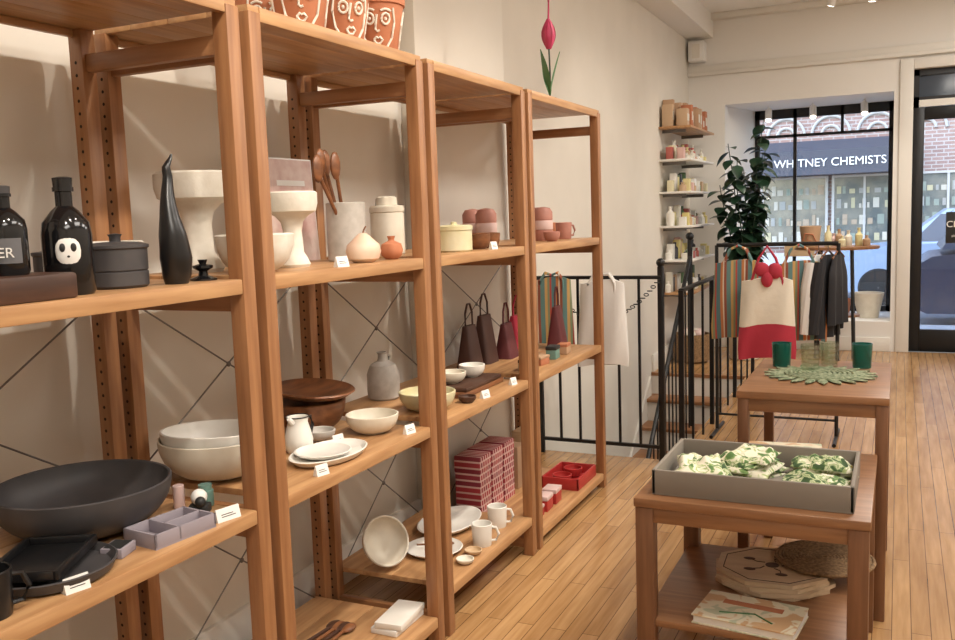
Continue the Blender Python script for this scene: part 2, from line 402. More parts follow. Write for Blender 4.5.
# --- mid shelf, unit 1
B().box(-.10,.10,-.19,.17,0,.05,wooddk,.006).done('walnut_riser',(-1.54,1.08,MID))
def bottle(name,loc,r,h,mat,cap,face=False,label=False,rz=-.7):
    b=B()
    b.lathe([(0,0),(r*.9,0),(r,.008),(r,h*.52),(r*.93,h*.62),(r*.55,h*.72),(r*.34,h*.76),(r*.34,h*.88),(r*.42,h*.885),(r*.42,h*.92),(0,h*.92)],mat,n=36)
    b.lathe([(0,h*.92),(r*.38,h*.92),(r*.40,h),(r*.2,h*1.01),(0,h*1.01)],cap,n=24)
    if face:
        b.ball((r*.84,0,h*.38),(r*.22,r*.50,h*.16),white,20)
        b.ball((r*1.03,-r*.21,h*.41),(r*.06,r*.12,h*.038),ink,12).ball((r*1.03,r*.21,h*.41),(r*.06,r*.12,h*.038),ink,12)
        b.ball((r*1.05,0,h*.335),(r*.03,r*.06,h*.010),ink,10)
    if label:
        vs=[];n=10
        for i in range(n+1):
            a=-.75+1.5*i/n
            vs+= [((r+.001)*math.cos(a),(r+.001)*math.sin(a),h*.14),((r+.001)*math.cos(a),(r+.001)*math.sin(a),h*.42)]
        b.add(vs,[[2*i,2*i+2,2*i+3,2*i+1] for i in range(n)],label)
    return b.done(name,loc,rz=rz)
lab=pm('grey_label',(.12,.12,.13),.6)
bo=bottle('glazed_bottle',(-1.51,1.155,MID+.05),.038,.165,blkg,charc,label=lab)
text('ER',.026,(.042,0,.042),white,bo,rot=(pi/2,0,pi/2),ext=.0005)
bottle('glazed_bottle',(-1.60,1.19,MID+.05),.034,.155,blkg,blkg)
bottle('panda_face_bottle',(-1.525,1.305,MID),.048,.235,blkg,blkg,face=True)
B().lathe([(0,0),(.04,0),(.04,.008),(.006,.014),(.005,.15),(0,.15)],blkc).ball((0,0,.185),(.012,.038,.042),blkc).done('disc_ornament',(-1.72,1.26,MID),rz=-.7)
B().box(-.008,.008,-.08,.08,0,.27,woodmd,.003).box(.008,.010,-.065,.065,.02,.25,wooddk).done('wooden_plaque',(-1.80,1.22,MID))
b=B(); b.lathe([(0,0),(.060,0),(.066,.006),(.066,.035),(.063,.037),(.066,.04),(.066,.085),(.07,.088),(.07,.094),(.05,.100),(.012,.102),(.012,.112),(.016,.118),(0,.12)],charc)
for sgn in (-1,1): b.tube([(0,sgn*.064,.07),(0,sgn*.085,.068),(0,sgn*.088,.055),(0,sgn*.064,.052)],.005,charc)
b.done('lidded_stoneware_crock',(-1.57,1.47,MID))
b=B(); b.lathe([(0,0),(.04,0),(.043,.005),(.043,.075),(.046,.078),(.046,.084),(.01,.088),(.012,.10),(0,.103)],charc).done('lidded_stoneware_crock',(-1.68,1.40,MID))
rings=[];N=30
for i in range(N+1):
    u=i/N; z=.295*u
    kp=[(0,.026),(.06,.032),(.2,.036),(.38,.031),(.52,.022),(.66,.016),(.78,.012),(.88,.010),(.94,.007),(1,.002)]
    for q in range(len(kp)-1):
        if kp[q][0]<=u<=kp[q+1][0]:
            t_=(u-kp[q][0])/(kp[q+1][0]-kp[q][0]); r_=kp[q][1]+(kp[q+1][1]-kp[q][1])*t_; break
    cx=.008*math.sin(u*5); cy=-.020*math.sin(u*4.0)*u*1.3-.010*math.exp(-((u-.9)/.05)**2)
    rings.append([(cx+r_*math.cos(2*pi*j/20),cy+r_*math.sin(2*pi*j/20),z) for j in range(20)])
B().loft(rings,blkc).done('sculptural_black_candle',(-1.50,1.575,MID))
B().lathe([(0,0),(.032,0),(.032,.005),(.012,.012),(.010,.022),(.024,.03),(.024,.036),(.008,.04),(.012,.05),(0,.05)],blkg).done('black_candlestick',(-1.51,1.675,MID))
B().lathe([(0,0),(.05,0),(.045,.01),(.04,.035),(.07,.05),(.10,.085),(.112,.095),(.105,.10),(.095,.09),(.06,.06),(0,.055)],plaster).done('footed_paper_bowl',(-1.79,1.615,MID))
# --- mid, unit 2
pp=[(0,0),(.065,0),(.072,.01),(.06,.03),(.045,.05),(.04,.12),(.048,.15),(.07,.17),(.105,.185),(.113,.21),(.113,.245),(.105,.25),(.10,.225),(.06,.205),(0,.20)]
item('pedestal_bowl',[(r*.96,z*1.12) for r,z in pp],(-1.79,1.975,MID),plaster,wob=lambda a,z:1+.02*math.sin(5*a+z*30))
item('papier_mache_bowl',bowlp(.105,.10,.45,.012),(-1.585,1.965,MID),plaster,wob=lambda a,z:1+.015*math.sin(7*a+z*40))
item('pedestal_bowl',[(r*.68,z*.88) for r,z in pp],(-1.61,2.17,MID),plaster)
B().box(-.012,.012,-.125,.125,0,.34,white,0,Mt((0,0,0),ry=-.06)).box(.012,.014,-.120,.120,0,.335,photoM,0,Mt((0,0,0),ry=-.06)).box(.014,.015,-.075,.075,.25,.268,white,0,Mt((0,0,0),ry=-.06)).done('photo_book',(-1.815,2.455,MID))
b=B(); b.lathe(cupp(.064,.19,.006,.064),speck)
for k,(dx,dy,h) in enumerate([(-.01,-.10,.33),(.02,-.07,.32),(-.03,-.05,.33),(0,-.13,.31)]):
    p0=(dx*.2+.01*k-.02,-dy*.25,.015); p1=(dx,dy,h-.05)
    b.tube([p0,p1],.006,woodmd,8); 
    b.ball((dx*1.05,dy*1.12,h-.015),(.012,.024,.045),woodmd,14)
b.done('utensil_crock',(-1.645,2.51,MID))
for x,y,s_ in [(-1.72,2.90,1),(-1.82,3.06,1.0)]:
    B().lathe([(0,0),(.058,0),(.062,.005),(.062,.15),(.060,.155),(.064,.158),(.064,.175),(.06,.18),(.04,.182),(.038,.21),(.03,.215),(0,.216)],speck if x<-1.8 else cream).done('lidded_canister',(x,y,MID))
b=B(); b.lathe([(0,0),(.03,0),(.048,.012),(.055,.034),(.050,.055),(.034,.070),(.022,.082),(.012,.090),(0,.092)],peach).tube([(0,0,.088),(.003,.002,.10),(.009,.006,.112)],.0025,woodmd).done('ceramic_pear',(-1.505,2.385,MID))
B().lathe([(0,0),(.02,0),(.034,.012),(.039,.030),(.033,.050),(.012,.060),(.010,.064),(.014,.076),(.012,.076),(.006,.064),(0,.064)],terra,wob=lambda a,z:1+.03*math.cos(6*a)).done('ceramic_pomegranate',(-1.51,2.565,MID))
card(-1.445,2.17,MID)
# --- mid, units 3/4
B().lathe([(0,0),(.062,0),(.068,.006),(.068,.08),(.071,.082),(.071,.096),(.065,.10),(.012,.102),(.012,.112),(0,.114)],yglz).done('lidded_butter_jar',(-1.53,3.07,MID))
def tin(x,y,s_=1):
    b=B(); b.lathe([(0,0),(.046,0),(.048,.003),(.048,.05),(.046,.052),(.048,.054),(.048,.10),(.046,.102),(.048,.104),(.048,.14),(.035,.160),(.012,.165),(0,.166)],pinkc)
    b.lathe([(.0482,.055),(.0487,.056),(.0487,.098),(.0482,.099)],pinks); b.done('striped_clay_canister',(x,y,MID))
tin(-1.70,3.74); tin(-1.81,3.83); tin(-1.60,4.20); tin(-1.68,4.33); tin(-1.82,3.99)
def mug(name,x,y,z,mat,r=.04,h=.08,rz=0):
    b=B(); b.lathe(cupp(r,h,.004,r*.9),mat)
    b.tube([(r*.92,0,h*.82),(r*1.35,0,h*.80),(r*1.6,0,h*.5),(r*1.35,0,h*.22),(r*.88,0,h*.2)],.0055,mat,8)
    return b.done(name,(x,y,z),rz=rz)
for x,y in [(-1.52,3.27),(-1.53,3.39),(-1.64,3.33)]:
    item('small_wooden_bowl',bowlp(.046,.06,.6,.006),(x,y,MID),pinkc if x<-1.6 else woodmd)
mug('clay_mug',-1.56,4.39,MID,pinkc,.042,.085,.9); mug('clay_mug',-1.67,4.47,MID,terra,.042,.085,.9)
item('small_clay_bowl',bowlp(.04,.045,.6,.006),(-1.50,3.72,MID),cream); item('small_clay_bowl',bowlp(.04,.045,.6,.006),(-1.50,4.05,MID),pinkc)
card(-1.445,3.24,MID,.05)

# --- low shelf
item('charcoal_serving_bowl',bowlp(.20,.112,.42,.008),(-1.725,1.46,LOW),charc,n=48)
item('cream_mixing_bowl',bowlp(.165,.115,.4,.007),(-1.725,1.93,LOW),cream,n=48)
B().lathe(bowlp(.150,.095,.4,.007),creamW,n=48,M=Mt((0,0,0),rx=-.06)).done('cream_mixing_bowl',(-1.735,1.925,LOW+.036))
B().lathe([(0,0),(.10,0),(.12,.006),(.13,.026),(.126,.028),(.115,.012),(0,.010)],charc,n=48).done('dark_round_platter',(-1.56,1.225,LOW))
M=Mt((0,0,0),rz=.5)
B().box(-.07,.07,-.10,.10,0,.006,blkc,.002,M).box(-.075,-.065,-.105,.105,.003,.022,blkc,.002,M).box(.065,.075,-.105,.105,.003,.022,blkc,.002,M).box(-.065,.065,-.105,-.097,.003,.022,blkc,.002,M).box(-.065,.065,.097,.105,.003,.022,blkc,.002,M).done('slate_serving_tray',(-1.57,1.215,LOW+.028))
mug('black_mug',-1.50,1.045,LOW,blkc,.042,.09,1.0)
b=B().box(-.055,.055,-.085,.085,0,.005,mauve)
for q in [(-.055,-.049,-.085,.085),(.049,.055,-.085,.085),(-.055,.055,-.085,-.079),(-.055,.055,.079,.085),(-.055,.055,-.02,-.015),(-.0,.005,-.02,.085)]:
    b.box(*q,.003,.034,mauve,.001)
b.done('mauve_desk_organizer',(-1.50,1.50,LOW),rz=-.12)
B().box(-.025,.025,-.03,.03,0,.022,mauve,.002).box(-.02,.02,-.025,.025,.022,.023,ink).done('mauve_ring_dish',(-1.52,1.365,LOW),rz=.3)
B().lathe([(0,0),(.013,0),(.014,.003),(.014,.058),(.012,.06),(0,.06)],pinks).done('pink_pillar_candle',(-1.62,1.655,LOW))
B().box(-.025,.025,-.02,.02,0,.022,ink,.004).ball((0,0,.040),.020,white).ball((.008,-.022,.034),.013,ink).done('bauble_paperweight',(-1.545,1.645,LOW),rz=.5)
B().lathe([(0,0),(.018,0),(.02,.003),(.02,.04),(.017,.042),(.017,.055),(0,.056)],greens).done('green_salt_cellar',(-1.57,1.695,LOW))
card(-1.447,1.63,LOW,.09); card(-1.447,1.19,LOW,.07)
# unit 2 low
item('wooden_salad_bowl',bowlp(.12,.10,.45,.01),(-1.80,2.47,LOW),woodmd,n=44)
B().lathe([(0,0),(.07,0),(.12,.015),(.14,.03),(.136,.034),(.11,.02),(0,.012)],woodmd,n=40,M=Mt((0,0,0),ry=.10)).done('wooden_platter',(-1.785,2.47,LOW+.113))
b=B(); b.lathe([(0,0),(.035,0),(.042,.01),(.044,.04),(.036,.075),(.03,.095),(.034,.11),(.03,.11),(.026,.095),(.03,.07),(0,.015)],creamW)
b.tube([(0,.03,.10),(0,.065,.098),(0,.075,.07),(0,.06,.04),(0,.04,.035)],.0055,blkc).tube([(0,-.028,.098),(0,-.045,.112)],[.012,.006],creamW)
b.lathe([(.0345,.109),(.0365,.111),(.0345,.113)],blkc)
b.done('enamel_pitcher',(-1.66,2.21,LOW))
b=B(); b.lathe([(0,0),(.09,0),(.11,.006),(.125,.022),(.12,.024),(.105,.012),(0,.010)],creamW,n=44,sx=.78,sy=1.2).done('oval_platter',(-1.53,2.18,LOW))
B().lathe([(0,0),(.05,0),(.075,.01),(.085,.018),(.08,.02),(.07,.014),(0,.01)],creamW,n=36).done('small_plate',(-1.53,2.15,LOW+.013))
item('cream_cereal_bowl',bowlp(.088,.062,.45,.006),(-1.575,2.50,LOW),cream)
item('speckled_dip_bowl',bowlp(.05,.035,.5,.006),(-1.68,2.35,LOW),speck)
card(-1.447,2.02,LOW,.06); card(-1.447,2.52,LOW,.06); card(-1.60,2.33,LOW,.06)
b=B(); b.lathe([(0,0),(.055,0),(.062,.008),(.064,.03),(.064,.10),(.05,.135),(.022,.15),(.018,.16),(.018,.178),(.023,.185),(.017,.186),(.012,.16),(0,.15)],speck)
b.tube([(.0,.02,.17),(0,.05,.165),(0,.05,.145)],.005,speck); b.done('stoneware_bottle_vase',(-1.83,3.0,LOW))
# unit 3 low
item('yellow_glazed_bowl',bowlp(.105,.07,.45,.007),(-1.56,2.86,LOW),yglz)
B().box(-.10,.10,-.19,.19,0,.022,woodmd,.006).box(-.10,.10,-.17,.17,.022,.040,wooddk,.006).done('walnut_serving_board',(-1.61,3.26,LOW))
item('cream_dip_bowl',bowlp(.06,.045,.45,.006),(-1.62,3.18,LOW+.040),cream); item('cream_dip_bowl',bowlp(.055,.05,.45,.006),(-1.60,3.33,LOW+.040),creamW)
item('dark_trinket_dish',bowlp(.035,.025,.6,.005),(-1.475,3.02,LOW),wooddk)
card(-1.447,3.12,LOW,.06); card(-1.447,3.40,LOW,.05)
# unit 4 low: structured leather bags
def wedge(name,x,y,z,w,d,h,mat,rz=0,strap=True):
    b=B(); rings=[]
    for i in range(9):
        u=i/8; ww=w*(1-.22*u); dd=d*(1-.72*u)
        rings.append([(dd*math.copysign(abs(math.cos(2*pi*j/24))**.4,math.cos(2*pi*j/24)),ww*math.copysign(abs(math.sin(2*pi*j/24))**.35,math.sin(2*pi*j/24)),h*u) for j in range(24)])
    b.loft(rings,mat)
    if strap: b.tube([(0,-w*.6,h*.95),(0,-w*.55,h+.06),(0,-w*.2,h+.10),(0,w*.2,h+.10),(0,w*.55,h+.06),(0,w*.6,h*.95)],.005,mat)
    b.done(name,(x,y,z),rz=rz)
wedge('brown_leather_bag',-1.80,3.73,LOW,.065,.05,.20,brownl); wedge('brown_leather_bag',-1.80,3.90,LOW,.07,.05,.23,brownl)
wedge('burgundy_leather_bag',-1.76,4.07,LOW,.075,.05,.17,burg,.1); wedge('red_canvas_bag',-1.77,4.25,LOW,.085,.05,.19,redcl,-.1); wedge('burgundy_leather_bag',-1.62,4.42,LOW,.075,.05,.22,burg,.15)
def boxitem(name,x,y,z,w,d,h,mat,rz=0,lid=None):
    b=B().box(-w/2,w/2,-d/2,d/2,0,h,mat,.003)
    if lid: b.box(-w/2-.002,w/2+.002,-d/2-.002,d/2+.002,h*.75,h+.003,lid,.003)
    return b.done(name,(x,y,z),rz=rz)
boxitem('small_gift_box',-1.52,3.75,LOW,.06,.10,.05,greens,.1,ink); boxitem('small_gift_box',-1.52,3.90,LOW,.06,.09,.04,terra,-.1,kraft)
boxitem('small_gift_box',-1.52,4.08,LOW,.05,.08,.06,greens,.1,ink); boxitem('small_gift_box',-1.52,4.24,LOW,.05,.08,.05,kraft,.1,terra)
# --- bottom shelves
z=.175
item('white_serving_platter',[(0,0),(.07,0),(.10,.012),(.12,.03),(.115,.032),(.09,.016),(0,.010)],(-1.71,3.29,z),creamW,n=44,sx=1.0,sy=1.6)
mug('white_mug',-1.49,3.14,z,creamW,.042,.09,.4); mug('white_mug',-1.52,3.36,z,creamW,.042,.09,.4)
B().lathe([(0,0),(.07,0),(.10,.008),(.115,.02),(.11,.022),(.095,.012),(0,.009)],creamW,n=40).tube([(-.06,-.03,.03),(.02,.03,.022)],.004,woodmd).ball((.045,.05,.022),(.02,.014,.005),woodmd).done('dinner_plate',(-1.64,3.01,z))
item('pinch_bowl',bowlp(.035,.02,.5,.005),(-1.47,2.94,z),cream); item('pinch_bowl',bowlp(.035,.02,.5,.005),(-1.48,3.035,z),woodlt)
B().lathe(bowlp(.095,.06,.4,.007),cream,n=40,M=Mt((0,0,.088),rx=0,ry=1.15,rz=-.5)).done('tilted_cream_bowl',(-1.765,2.81,z))
z=.107
for i,m_ in enumerate([white,creamW]): boxitem('white_boxed_candle',-1.53+.01*i,2.53,z+.022*i,.10,.19,.021,m_,.08*i)
b=B()
for k in range(4):
    b.tube([(-.06+.03*k,-.14,.012),(-.04+.02*k,.06,.012)],.006,woodmd if k%2 else wooddk,8).ball((-.037+.02*k,.09,.012),(.022,.034,.011),woodmd if k%2 else wooddk,14)
b.done('wooden_spoon_bundle',(-1.68,2.33,z))
item('dark_round_coaster_stack',[(0,0),(.055,0),(.057,.004),(.057,.02),(.055,.024),(0,.024)],(-1.50,2.28,z),charc); card(-1.447,2.25,z,.06)
item('dark_round_coaster_stack',[(0,0),(.055,0),(.057,.004),(.057,.02),(.055,.024),(0,.024)],(-1.55,2.0,z),woodmd)
z=.12
item('glazed_planter',cupp(.12,.16,.008,.09),(-1.68,1.25,z),speck); item('glazed_planter',cupp(.10,.14,.008,.075),(-1.66,1.53,z),cream)
z=.08
for y in (3.72,3.86,4.0): boxitem('plaid_gift_box',-1.80,y,z,.13,.125,.29,plaid,0,plaid)
b=B().box(-.10,.10,-.15,.15,0,.01,red,.003)
for q in [(-.10,-.09,-.15,.15),(.09,.10,-.15,.15),(-.10,.10,-.15,-.14),(-.10,.10,.14,.15)]: b.box(*q,.004,.06,red,.002)
b.done('red_lacquer_tray',(-1.55,4.36,z)); 
for x,y in [(-1.56,4.28),(-1.55,4.42)]: item('red_trinket_bowl',bowlp(.05,.05,.5,.005),(x,y,z+.0101),red)
for y in (3.78,3.90,4.02): boxitem('red_playing_card_box',-1.52,y,z,.07,.09,.05+.02*(y>3.8),red,.05,pinks)
boxitem('kraft_gift_box',-1.80,4.20,z,.10,.11,.22,kraft); boxitem('kraft_gift_box',-1.80,4.37,z,.10,.12,.26,woodlt)

# --- terracotta pots with face drawings on top of unit 2
linec=pm('cream_slip',(.80,.74,.64),.7)
def facepot(x,y,rz,r=.092,h=.18):
    b=B(); pr=[(0,0),(r*.66,0),(r*.70,.005),(r*.98,h*.82),(r*1.04,h*.83),(r*1.06,h),(r*.98,h),(r*.9,h*.8),(r*.62,.012),(0,.012)]
    b.lathe(pr,terra,n=44)
    def S(a,zz):
        rr=r*.70+(r*.98-r*.70)*(zz/(h*.82))+.0012
        return (rr*math.cos(a),rr*math.sin(a),zz)
    def line(pts,w_=.0038): b.tube([S(a,zz*h) for a,zz in pts],w_,linec,6)
    for k in range(3):
        c=k*2*pi/3
        for sg_ in (-1,1):
            line([(c+sg_*.32+.17*math.cos(t*pi/6),.55+.09*math.sin(t*pi/6)) for t in range(13)])
            b.ball(S(c+sg_*.32,.55*h),(.005,.005,.006),linec,8)
            line([(c+sg_*(.12+.08*t),.68+.03*math.sin(t*pi/5)) for t in range(6)])
        line([(c-.03,.62),(c-.09,.45),(c-.10,.37),(c-.02,.34),(c+.07,.36)])
        line([(c-.20,.20),(c-.08,.25),(c,.23),(c+.08,.25),(c+.20,.20),(c+.08,.14),(c-.08,.14),(c-.20,.20)])
        line([(c-.62,.74),(c-.74,.5),(c-.66,.24),(c-.4,.07)]); line([(c+.62,.74),(c+.74,.5),(c+.66,.24),(c+.4,.07)])
    b.done('terracotta_face_planter',(x,y,TOP),rz=rz)
for x,y,a in [(-1.54,2.17,-.9),(-1.54,2.38,-.6),(-1.53,2.57,-1.0),(-1.77,2.30,-.8)]: facepot(x,y,a,.088)
# --- tulip
b=B()
b.lathe([(0,0),(.03,0),(.03,.006),(.005,.012),(0,.012)],leafM)
b.tube([(0,0,.01),(.003,.0,.12),(0,0,.25)],.004,leafM)
for k in range(6):
    a=k*pi/3; rings=[]
    for i in range(8):
        u=i/7; rr=.026*math.sin(pi*min(1,u*.86+.10)); wd=.020*math.sin(pi*(u*.86+.07))+.001
        cx,cy=rr*math.cos(a),rr*math.sin(a); tx,ty=-math.sin(a),math.cos(a)
        rings.append([(cx+tx*wd*math.cos(2*pi*j/8)+.003*math.cos(a)*math.sin(2*pi*j/8),cy+ty*wd*math.cos(2*pi*j/8)+.003*math.sin(a)*math.sin(2*pi*j/8),.225+.135*u) for j in range(8)])
    b.loft(rings,tulipM)
b.tube([(0,0,.33),(.004,0,.43),(.002,0,.53)],[.005,.004,.012],tulipM)
for a,L in ((.2,.19),(2.6,.16),(4.2,.20)):
    rings=[]
    for i in range(9):
        u=i/8; wd=.020*math.sin(pi*(.08+.9*u))+.001; o=.05*u**1.3
        cx,cy=o*math.cos(a),o*math.sin(a); tx,ty=-math.sin(a),math.cos(a)
        rings.append([(cx+tx*wd*math.cos(2*pi*j/8)+.002*math.cos(a)*math.sin(2*pi*j/8),cy+ty*wd*math.cos(2*pi*j/8)+.002*math.sin(a)*math.sin(2*pi*j/8),.02+L*u) for j in range(8)])
    b.loft(rings,leafL)
b.done('wooden_tulip',(-1.47,3.99,TOP))

# ------------------------------------------------------------------ tables
def table(name,x0,x1,y0,y1,z,shelf,lw=.055):
    b=B()
    b.box(x0,x1,y0,y1,z-.028,z,tabX,.004)
    for x in (x0+.004,x1-lw-.004):
        for y in (y0+.004,y1-lw-.004): b.box(x,x+lw,y,y+lw,0,z-.028,tabV,.004)
    b.box(x0+lw,x1-lw,y0+.01,y0+.03,z-.075,z-.028,tabX,.002).box(x0+lw,x1-lw,y1-.03,y1-.01,z-.075,z-.028,tabX,.002)
    b.box(x0+.01,x0+.03,y0+lw,y1-lw,z-.075,z-.028,tabX,.002).box(x1-.03,x1-.01,y0+lw,y1-lw,z-.075,z-.028,tabX,.002)
    b.box(x0+.02,x1-.02,y0+.02,y1-.02,shelf-.022,shelf,tabX,.003)
    return b.done(name)
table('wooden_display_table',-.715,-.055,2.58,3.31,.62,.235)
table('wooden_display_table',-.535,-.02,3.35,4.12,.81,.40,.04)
b=B(); tx0,tx1,ty0,ty1=-.295,.275,-.19,.22
b.box(tx0,tx1,ty0,ty1,0,.008,trayM,.003)
for q in [(tx0,tx0+.012,ty0,ty1),(tx1-.012,tx1,ty0,ty1),(tx0,tx1,ty0,ty0+.012),(tx0,tx1,ty1-.012,ty1)]: b.box(*q,.002,.078,trayM,.003)
b.done('grey_felt_tray',(-.375,2.82,.62))
def towels(name,x,y,z,w,d,layers,mats,rz,seed):
    b=B(); n=20
    for L in range(layers):
        zz=L*.012; M=Mt((.012*math.sin(L*2.1+seed),.012*math.cos(L*1.7+seed),zz),rz=.20*math.sin(L*1.9+seed))
        top=[];k=1-.03*L
        for i in range(n+1):
            for j in range(n+1):
                u,v=i/n*2-1,j/n*2-1
                e=(1-abs(u)**6)*(1-abs(v)**6)
                nn=noise.noise(Vector((u*1.5+seed+L,v*1.5,seed)))*.8+noise.noise(Vector((u*4+seed,v*1.6,L+seed*2)))*.45
                top.append((u*w/2*k*(1+.06*math.sin(v*3+seed+L)),v*d/2*k*(1+.07*math.sin(u*3+seed+L)),.002+.016*e*(1+nn*(1.7 if L>=layers-2 else .4))))
        vs=list(top);fs=[]
        for i in range(n):
            for j in range(n): a=i*(n+1)+j; fs.append([a,a+n+1,a+n+2,a+1])
        o=len(vs); per=[i*(n+1) for i in range(n+1)]+[n*(n+1)+j for j in range(1,n+1)]+[i*(n+1)+n for i in range(n-1,-1,-1)]+[j for j in range(n-1,0,-1)]
        for p in per: vs.append((vs[p][0],vs[p][1],0))
        m=len(per)
        for q in range(m): fs.append([per[q],per[(q+1)%m],o+(q+1)%m,o+q])
        fs.append([o+q for q in range(m)])
        b.add(vs,fs,mats[L%len(mats)],M)
    b.done(name,(x,y,z),rz=rz,sharp=60)
towels('printed_tea_towels',-.55,2.79,.628,.16,.25,5,[towel3,towel,towel2],.10,1.3)
towels('printed_tea_towels',-.43,2.90,.628,.17,.20,6,[towel,towel3,towel],-.35,4.1)
towels('printed_tea_towels',-.215,2.76,.628,.18,.17,4,[towel3,towel2,towel],-.2,3.7)
towels('printed_tea_towels',-.205,2.93,.628,.18,.13,5,[towel,towel3,towel2],.1,9.2)
for i in range(3): boxitem('paper_notebook',-.36+.01*i,3.15,.62+.014*i,.24,.16,.013,[bookM,white,bookM][i],.06*i)
def octo(r): return [(r*math.cos(pi/8+k*pi/4),r*.92*math.sin(pi/8+k*pi/4)) for k in range(8)]
for i in range(4):
    b=B().prism(octo(.195-.002*i),0,.012,'z',ply)
    if i==3:
        for k in range(5):
            a=k*1.25; b.tube([(0.03*math.cos(a),.03*math.sin(a),.0118),(.055*math.cos(a+.25),.05*math.sin(a+.25),.0118),(.085*math.cos(a+.1),.075*math.sin(a+.1),.0118)],.0022,brownl,6)
            b.ball((.09*math.cos(a+.1),.08*math.sin(a+.1),.012),(.020,.013,.0012),brownl,12)
        b.lathe([(0,.012),(.022,.012),(.022,.0134),(0,.0134)],brownl,n=20)
        for k in range(8):
            p,q=octo(.165)[k],octo(.165)[(k+1)%8]; b.tube([(*p,.0118),(*q,.0118)],.0018,brownl,6)
    b.done('octagonal_wooden_trivet',(-.365+.008*math.sin(i*2),3.03+.01*math.cos(i*2.3),.235+.0122*i),rz=.05+.13*((i*2)%3))
b=B()
for k in range(14): 
    rr=.012+.011*k; b.tube([(rr*math.cos(2*pi*j/24),rr*math.sin(2*pi*j/24),.008) for j in range(25)],.0065,rattan,6)
b.done('woven_placemat',(-.21,3.14,.2845))
B().box(-.15,.15,-.10,.10,0,.004,bookM,.001).box(-.145,.148,-.095,.095,.004,.024,white).box(-.15,.15,-.10,.10,.024,.029,bookM,.001).box(-.09,.09,.02,.05,.029,.0297,terra).tube([(-.08,-.05,.029),(.02,-.02,.0295),(.08,-.06,.029)],.003,leafL,6).done('cookbook',(-.39,2.70,.235),rz=-.12)
b=B(); 
for k in range(7):
    rr=.02+.018*k; b.tube([(rr*math.cos(2*pi*j/36),rr*math.sin(2*pi*j/36),.006) for j in range(37)],.0085,grnmat,6)
for k in range(22):
    a=2*pi*k/22; rings=[]
    for i in range(6):
        u=i/5; rr=.12+.09*u; wd=.017*math.sin(pi*(.12+.85*u))+.001
        rings.append([(rr*math.cos(a)-math.sin(a)*wd*math.cos(2*pi*j/6),rr*math.sin(a)+math.cos(a)*wd*math.cos(2*pi*j/6),.006+.004*math.sin(2*pi*j/6)) for j in range(6)])
    b.loft(rings,grnmat)
b.done('leaf_woven_placemat',(-.275,3.74,.8105))
def glass(x,y,z,mat,r=.040,h=.10,ribs=False):
    if ribs:
        pr=[(0,0),(r*.85,0)]+[(r*(.88+.12*i/20)*(1+.035*math.sin(i*1.55)),.004+(h-.004)*i/20) for i in range(21)]+[(r-.003,h),(r*.86-.002,.014),(0,.012)]
        b=B().lathe(pr,mat,n=48,wob=lambda a,zz:1+.025*math.cos(12*a))
    else: b=B().lathe([(0,0),(r*.86,0),(r*.9,.004),(r,h),(r-.003,h),(r*.86-.002,.012),(0,.010)],mat,n=28)
    return b.done('drinking_glass',(x,y,z))
glass(-.44,3.93,.81,tealS); glass(-.13,3.97,.81,tealS); glass(-.315,3.80,.825,clearG,.038,.10,True); glass(-.255,3.95,.81,clearG,.038,.105,True)

# ------------------------------------------------------------------ garment rack
b=B(); gy=6.0; gx0,gx1=-1.08,-.34; gz=1.24
b.tube([(gx0,gy,gz),(gx1,gy,gz)],.013,blk)
for x in (gx0,gx1):
    b.tube([(x,gy,gz),(x,gy,.012)],.012,blk).tube([(x,gy-.22,.012),(x,gy+.22,.012)],.012,blk)
b.tube([(gx0,gy,.12),(gx1,gy,.12)],.008,blk)
b.done('garment_rack')
def hang(name,x,y,zt,zb,hw,th,mat,top=.6,folds=3,amp=.012,rz=0,hook=True,sleeves=False,flare=.08):
    b=B(); N=16; rings=[]
    for i in range(N+1):
        u=i/N; k=min(1,top+(1-top)*(u*4)) if u<.25 else 1+flare*(u-.25)
        rings.append([(hw*k*math.cos(2*pi*j/40),th*(.5+.5*min(1,u*3))*math.sin(2*pi*j/40)+amp*(.3+u)*math.sin(folds*2*pi*math.cos(2*pi*j/40)/2+1.3*x),zt-(zt-zb)*u) for j in range(40)])
    b.loft(rings,mat)
    if sleeves:
        for sg_ in (-1,1): b.tube([(sg_*hw*.8,0,zt-.05),(sg_*hw*1.12,0,zt-.2),(sg_*hw*1.2,.01,zt-.48)],[.04,.045,.035],mat,10)
    if hook:
        b.tube([(-hw*.7,0,zt-.02),(0,0,zt+.03),(hw*.7,0,zt-.02)],.006,woodmd,6).tube([(0,0,zt+.03),(0,0,gz-.0)],.003,steel,6)
    return b.done(name,(x,y,0),rz=rz)
hang('black_jacket',-.40,gy,1.17,.66,.16,.035,blkcl,top=.55,rz=1.25,sleeves=True)
hang('white_shirt',-.455,gy,1.17,.70,.15,.018,whcl,top=.55,rz=1.3,sleeves=True)
hang('black_jacket',-.34,gy+.01,1.17,.74,.15,.025,blkcl,top=.55,rz=1.3)
N=12
def trings(u0,u1,hw=.17,zt=1.05,zb=.56,th=.05):
    R=[]
    for i in range(N+1):
        u=u0+(u1-u0)*i/N; k=.90+.16*u-.30*max(0,u-.85); t_=th*(.35+.65*math.sin(pi*min(1,u*.8+.1)))
        R.append([(hw*k*math.copysign(abs(math.cos(a))**.7,math.cos(a)),t_*math.sin(a)+.014*(.4+u)*math.sin(5*math.cos(a)+u*4),zt-(zt-zb)*u+.012*math.sin(3*math.cos(a)+1)) for a in [2*pi*j/32 for j in range(32)]])
    return R
